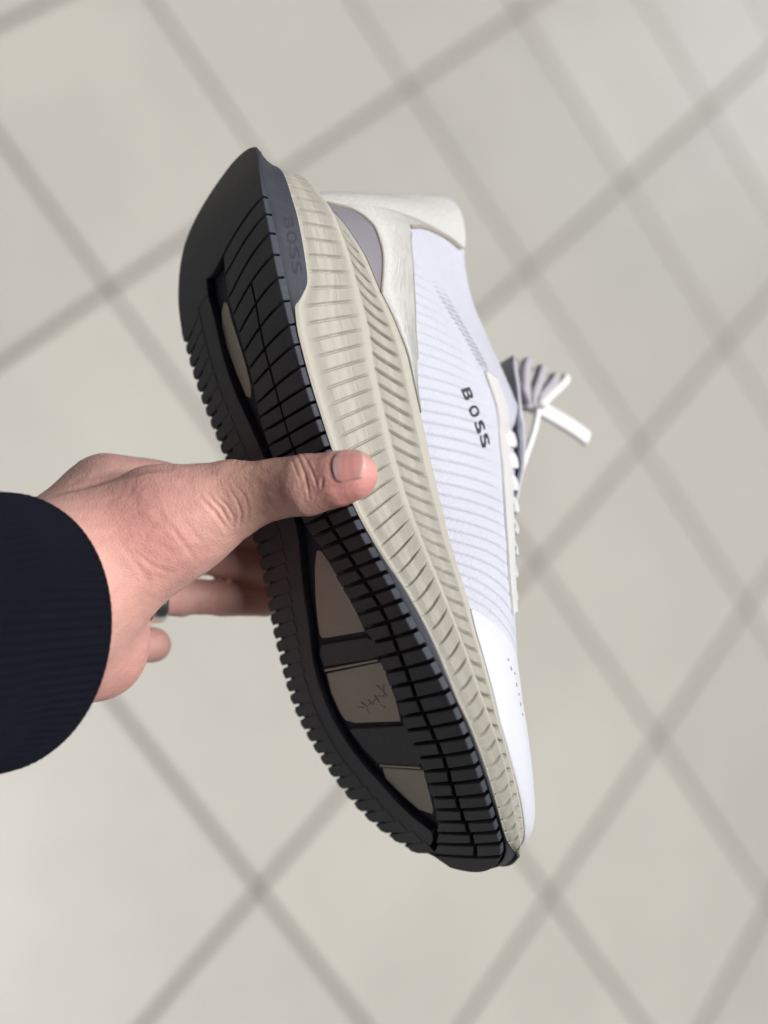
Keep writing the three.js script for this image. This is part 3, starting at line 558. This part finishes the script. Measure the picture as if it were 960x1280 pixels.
// raised on the rubber heel cup
add(outsole, 'raised_lettering', letters([['B', 0.196], ['O', 0.213], ['S', 0.23], ['S', 0.246]], (x, y, z, u) => wallAt(u + x * 0.014, 0.6 + y * 0.42, -0.04 + z * 0.07)), M.rubber);
// ---------- the hand that holds it ----------
const person = new THREE.Group(); person.name = 'person'; scene.add(person);
person.position.copy(sneaker.position); person.quaternion.copy(sneaker.quaternion);
tag(person, 'left hand and forearm in a ribbed navy sleeve, thumb pressed across the sneaker sole', 'person');
const smin = (a, b, k) => { const h = Math.max(k - Math.abs(a - b), 0) / k; return Math.min(a, b) - h * h * k * 0.25; };
function capsule(x, y, z, [ax, ay, az, ra], [bx, by, bz, rb]) {
  const dx = bx - ax, dy = by - ay, dz = bz - az, t = clamp(((x - ax) * dx + (y - ay) * dy + (z - az) * dz) / (dx * dx + dy * dy + dz * dz));
  return Math.hypot(x - ax - dx * t, y - ay - dy * t, z - az - dz * t) - lerp(ra, rb, t);
}
const chain = (x, y, z, c, k) => { let d = capsule(x, y, z, c[0], c[1]); for (let i = 1; i + 1 < c.length; i++) d = smin(d, capsule(x, y, z, c[i], c[i + 1]), k); return d; };
// the nail's axis, the way it faces and the flesh beneath it
const nailFrame = (() => {
  const [A, B] = nailAxis.map((p) => new THREE.Vector3(...p)), ax = B.clone().sub(A).normalize(), up = new THREE.Vector3(0.803, -0.589, -0.096);
  up.addScaledVector(new THREE.Vector3(0.252, 0.189, 0.949), 0.45); up.addScaledVector(ax, -up.dot(ax)).normalize();
  return { A, B, ax, up, side: ax.clone().cross(up), L: B.distanceTo(A) };
})();
const nailBed = [[-6, 2.0, 6.6], [1.6, 2.0, 6.1]].map(([s, o, r]) => [...nailFrame.B.clone().addScaledVector(nailFrame.ax, s).addScaledVector(nailFrame.up, o).toArray(), r]);
function handField(x, y, z) {
  let palm = 1e9; for (const [a, b] of handChains.palm) palm = smin(palm, capsule(x, y, z, a, b), 9);
  let d = smin(palm, chain(x, y, z, handChains.thumb, 1.2), 8);
  d = Math.min(d, smin(palm, chain(x, y, z, handChains.dorsum, 8), 3));
  for (const f of ['index', 'middle', 'ring', 'pinky']) d = Math.min(d, smin(palm, chain(x, y, z, handChains[f], 1.2), 4));
  return smin(d, capsule(x, y, z, nailBed[0], nailBed[1]), 3);
}
// surface nets over a grid of cells
function surfaceNets(field, lo, hi, h) {
  const n = lo.map((a, i) => Math.ceil((hi[i] - a) / h) + 1), F = new Float32Array(n[0] * n[1] * n[2]), id = (i, j, k) => (k * n[1] + j) * n[0] + i;
  for (let k = 0; k < n[2]; k++) for (let j = 0; j < n[1]; j++) for (let i = 0; i < n[0]; i++) F[id(i, j, k)] = field(lo[0] + i * h, lo[1] + j * h, lo[2] + k * h);
  const V = [], idx = [], cell = new Int32Array(F.length).fill(-1);
  for (let k = 0; k + 1 < n[2]; k++) for (let j = 0; j + 1 < n[1]; j++) for (let i = 0; i + 1 < n[0]; i++) {
    let c = 0, s = [0, 0, 0];
    const v = [0, 1, 2, 3, 4, 5, 6, 7].map((q) => F[id(i + (q & 1), j + ((q >> 1) & 1), k + (q >> 2))]);
    for (const [a, b] of [[0, 1], [2, 3], [4, 5], [6, 7], [0, 2], [1, 3], [4, 6], [5, 7], [0, 4], [1, 5], [2, 6], [3, 7]]) if ((v[a] < 0) !== (v[b] < 0)) {
      const t = v[a] / (v[a] - v[b]); c++;
      for (let m = 0; m < 3; m++) s[m] += lerp((a >> m) & 1, (b >> m) & 1, t);
    }
    if (c) { cell[id(i, j, k)] = V.length / 3; V.push(lo[0] + (i + s[0] / c) * h, lo[1] + (j + s[1] / c) * h, lo[2] + (k + s[2] / c) * h); }
  }
  const quad = (a, b, c, d, flip) => { if (a < 0 || b < 0 || c < 0 || d < 0) return; flip ? idx.push(a, c, b, a, d, c) : idx.push(a, b, c, a, c, d); };
  for (let k = 1; k + 1 < n[2]; k++) for (let j = 1; j + 1 < n[1]; j++) for (let i = 1; i + 1 < n[0]; i++) {
    const f = F[id(i, j, k)] < 0;
    if (f !== F[id(i + 1, j, k)] < 0) quad(cell[id(i, j - 1, k - 1)], cell[id(i, j, k - 1)], cell[id(i, j, k)], cell[id(i, j - 1, k)], !f);
    if (f !== F[id(i, j + 1, k)] < 0) quad(cell[id(i - 1, j, k - 1)], cell[id(i - 1, j, k)], cell[id(i, j, k)], cell[id(i, j, k - 1)], !f);
    if (f !== F[id(i, j, k + 1)] < 0) quad(cell[id(i - 1, j - 1, k)], cell[id(i, j - 1, k)], cell[id(i, j, k)], cell[id(i - 1, j, k)], !f);
  }
  return { V, idx };
}
// split the triangles whose edges lie where more detail is wanted
function subdivide({ V, idx }, wanted) {
  const out = V.slice(), seen = new Map(), tri = [];
  const mid = (a, b) => {
    const key = a < b ? a * 4194304 + b : b * 4194304 + a; let m = seen.get(key);
    if (m === undefined) { const p = [0, 1, 2].map((c) => (V[a * 3 + c] + V[b * 3 + c]) / 2); m = wanted(...p) ? out.length / 3 : -1; if (m >= 0) out.push(...p); seen.set(key, m); }
    return m;
  };
  for (let i = 0; i < idx.length; i += 3) {
    let [a, b, c] = [idx[i], idx[i + 1], idx[i + 2]], x = mid(a, b), y = mid(b, c), z = mid(c, a), n = (x >= 0) + (y >= 0) + (z >= 0);
    if (n === 3) { tri.push(a, x, z, x, b, y, z, y, c, x, y, z); continue; }
    if (n === 0) { tri.push(a, b, c); continue; }
    for (let k = 0; k < 3; k++) {                                     // turn it so that the lone case comes first
      if ((n === 1 && x >= 0) || (n === 2 && x < 0)) break;
      [a, b, c, x, y, z] = [b, c, a, y, z, x];
    }
    if (n === 1) tri.push(a, x, c, x, b, c); else tri.push(a, b, y, a, y, z, z, y, c);
  }
  return { V: out, idx: tri };
}
const fieldNormal = (x, y, z, e = 0.4) => { const n = [handField(x + e, y, z) - handField(x - e, y, z), handField(x, y + e, z) - handField(x, y - e, z), handField(x, y, z + e) - handField(x, y, z - e)], l = Math.hypot(...n) || 1; return n.map((q) => q / l); };
{
  const s = subdivide(subdivide(surfaceNets(handField, [-108, -150, -62], [80, 100, 66], 1.5), (x) => x > -80), (x, y, z) => x > -46 && y > -70 && 0.803 * (x + 20) - 0.589 * (y + 40) > -14), P = s.V, col = new Float32Array(P.length), uv = new Float32Array(P.length / 3 * 2);
  const toEye = new THREE.Vector3(0.803, -0.589, -0.096);
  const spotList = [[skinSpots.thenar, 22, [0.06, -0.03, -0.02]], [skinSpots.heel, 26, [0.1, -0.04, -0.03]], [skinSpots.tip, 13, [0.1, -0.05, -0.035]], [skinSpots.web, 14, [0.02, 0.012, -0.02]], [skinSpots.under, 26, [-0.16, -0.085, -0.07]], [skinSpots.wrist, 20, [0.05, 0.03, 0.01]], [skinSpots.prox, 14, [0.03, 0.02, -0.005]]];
  const wave = (x, y, z) => Math.sin(x * 0.31 + Math.sin(y * 0.23) * 2) * Math.sin(y * 0.27 + Math.sin(z * 0.29) * 2) * Math.sin(z * 0.33 + Math.sin(x * 0.19) * 2);
  for (let i = 0; i < P.length; i += 3) {
    let [x, y, z] = [P[i], P[i + 1], P[i + 2]];
    for (let k = 0; k < 2; k++) { const n = fieldNormal(x, y, z), d = handField(x, y, z) * 0.9; x -= n[0] * d; y -= n[1] * d; z -= n[2] * d; }
    const n = fieldNormal(x, y, z), facing = n[0] * toEye.x + n[1] * toEye.y + n[2] * toEye.z;
    let push = 0.12 * wave(x * 1.4, y * 1.4, z * 1.4) + 0.05 * wave(x * 5, y * 5, z * 5), dark = 0;
    if (facing > -0.1) for (const [pts, depth, w] of skinFolds) {
      let best = 1e9, end = 1;
      for (let k = 0; k + 1 < pts.length; k++) {
        const [a, b] = [pts[k], pts[k + 1]], f = [b[0] - a[0], b[1] - a[1], b[2] - a[2]], g = [x - a[0], y - a[1], z - a[2]], across = (v) => { const q = v[0] * toEye.x + v[1] * toEye.y + v[2] * toEye.z; return [v[0] - q * toEye.x, v[1] - q * toEye.y, v[2] - q * toEye.z]; };
        const F = across(f), G = across(g), t = clamp((F[0] * G[0] + F[1] * G[1] + F[2] * G[2]) / (F[0] ** 2 + F[1] ** 2 + F[2] ** 2)), d = Math.hypot(G[0] - F[0] * t, G[1] - F[1] * t, G[2] - F[2] * t);
        if (d < best) { best = d; const q = (k + t) / (pts.length - 1); end = smooth(0, 0.25, q) * (1 - smooth(0.75, 1, q)); }
      }
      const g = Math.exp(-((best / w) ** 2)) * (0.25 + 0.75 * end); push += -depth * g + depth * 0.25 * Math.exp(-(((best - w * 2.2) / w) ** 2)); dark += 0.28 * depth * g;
    }
    P[i] = x + n[0] * push; P[i + 1] = y + n[1] * push; P[i + 2] = z + n[2] * push;
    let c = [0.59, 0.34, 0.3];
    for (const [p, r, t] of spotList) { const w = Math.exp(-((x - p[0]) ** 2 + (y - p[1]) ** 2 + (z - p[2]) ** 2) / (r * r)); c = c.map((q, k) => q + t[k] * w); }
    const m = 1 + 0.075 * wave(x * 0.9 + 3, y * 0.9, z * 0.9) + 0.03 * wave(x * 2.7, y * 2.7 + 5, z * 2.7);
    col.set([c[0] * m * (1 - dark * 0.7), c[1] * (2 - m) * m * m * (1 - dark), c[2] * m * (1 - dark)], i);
    uv.set([(x * 0.6 + y * 0.8) / 1000, (z * 0.9 + x * 0.4) / 1000], i / 3 * 2);
  }
  const g = new THREE.BufferGeometry();
  g.setAttribute('position', new THREE.BufferAttribute(Float32Array.from(P, (q) => q / 1000), 3)); g.setAttribute('color', new THREE.BufferAttribute(col, 3)); g.setAttribute('uv', new THREE.BufferAttribute(uv, 2));
  g.setIndex(new THREE.BufferAttribute(Uint32Array.from(s.idx), 1)); g.computeVertexNormals();
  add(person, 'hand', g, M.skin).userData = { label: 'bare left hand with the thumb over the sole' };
}
// thumb nail
{
  const { A, ax, up, side, L } = nailFrame;
  const hit = (s, a) => {                                             // outwards from the thumb's axis to the skin
    const c = A.clone().addScaledVector(ax, s), d = up.clone().multiplyScalar(Math.cos(a)).addScaledVector(side, Math.sin(a)); let r = 0, k = 0;
    for (; k < 40; k++) { const f = handField(c.x + d.x * r, c.y + d.y * r, c.z + d.z * r); r -= f * 0.9; if (Math.abs(f) < 0.01) break; }
    return [c, d, r];
  };
  const NI = 26, NJ = 21;
  const g = gridGeometry(NI, NJ, (i, j) => {
    const t = i / (NI - 1), q = (j / (NJ - 1)) * 2 - 1, wide = lerp(0.74, 0.8, t) * (1 - 0.16 * Math.pow(Math.max(0, 1 - t * 4), 2)), a = q * wide, s0 = L - 3.0 + 1.2 * q * q, s = lerp(s0, L + 9.2 - 2.6 * q * q, t), cap = L + 3.5, [c, d, r] = hit(Math.min(s, cap), a), extra = Math.max(0, s - cap);
    const edge = Math.abs(q) > 0.97 || i === 0 ? -0.7 : i === NI - 1 ? 0.3 : 0.22 + 0.15 * Math.sin(t * Math.PI) + 0.35 * (1 - q * q), rr = r - 0.16 * extra - 0.035 * extra * extra;
    const p = c.clone().addScaledVector(d, rr + edge).addScaledVector(ax, extra);
    return [p.x, p.y, p.z];
  }, (i, j) => { const t = i / (NI - 1), q = (j / (NJ - 1)) * 2 - 1, moon = 1 - smooth(0.2, 0.42, t + q * q * 0.25), tip = smooth(0.9, 0.97, t + 0.03 * q * q); return [1 + 0.08 * tip + 0.04 * moon, 1 + 0.5 * tip + 0.3 * moon, 1 + 0.5 * tip + 0.38 * moon]; });
  add(person, 'thumb_nail', g, M.nail);
}
// finger ring
{
  const [a, b] = ringAt.map((p) => new THREE.Vector3(...p)), dir = b.clone().sub(a).normalize(), R = 9.6, prof = [];
  const base = new THREE.Quaternion().setFromUnitVectors(new THREE.Vector3(0, 0, 1), dir);
  for (let k = 0; k <= 10; k++) { const t = k / 10 * Math.PI * 2; prof.push(new THREE.Vector2((R + Math.cos(t) * 0.8) / 1000, Math.sin(t) * 3.2 / 1000)); }
  const g = new THREE.LatheGeometry(prof, 60); g.rotateX(Math.PI / 2); g.applyQuaternion(base); g.translate(a.x / 1000, a.y / 1000, a.z / 1000);
  add(person, 'ring', g, M.silver).userData = { label: 'silver ring on the ring finger' };
}
// sleeve with a ribbed cuff
{
  const C = new THREE.Vector3(...cuffAt), back = new THREE.Vector3(...cuffBack).sub(C).normalize(), S = new THREE.Vector3(...cuffSide).sub(C); S.addScaledVector(back, -S.dot(back)); S.normalize();
  const Tn = back.clone().cross(S), NR = 1100, rnd = mulberry(21);
  const rows = [[-6, 0.86], [-2, 0.93], [1, 0.975], [0.2, 1.0], [0.6, 1.015], [2, 1.02], [5, 1.02]]; for (let k = 1; k <= 60; k++) rows.push([5 + k * 3.2, 1.02 + 0.02 * smooth(5, 40, k)]);
  const g = gridGeometry(rows.length, NR + 1, (i, j) => {
    const [s, f] = rows[i], a = (j % NR) / NR * Math.PI * 2, outer = i >= 3 ? 1 : 0, rib = outer * 1.1 * Math.sin(a * 48) ** 2 * (0.08 + 0.92 * smooth(0.5, 6, s)) * (1 - 0.4 * smooth(60, 90, s)), fold = outer * smooth(3, 40, s) * (0.9 * Math.sin(a * 3 + s * 0.05) + 0.7 * Math.sin(s * 0.11 + 2 * Math.sin(a * 2)) + 0.4 * Math.sin(s * 0.23 + a * 5));
    const p = C.clone().addScaledVector(back, s + 1.2 * Math.sin(a * 2 + 0.6)).addScaledVector(S, Math.cos(a) * (49 * f + rib + fold)).addScaledVector(Tn, Math.sin(a) * (41 * f + rib + fold));
    return [p.x, p.y, p.z];
  });
  add(person, 'sleeve', g, M.cloth).userData = { label: 'dark navy knitted sleeve with a ribbed cuff' };
}
scene.traverse((o) => { if (o.isMesh) o.castShadow = o.receiveShadow = true; });
renderer.render(scene, camera);
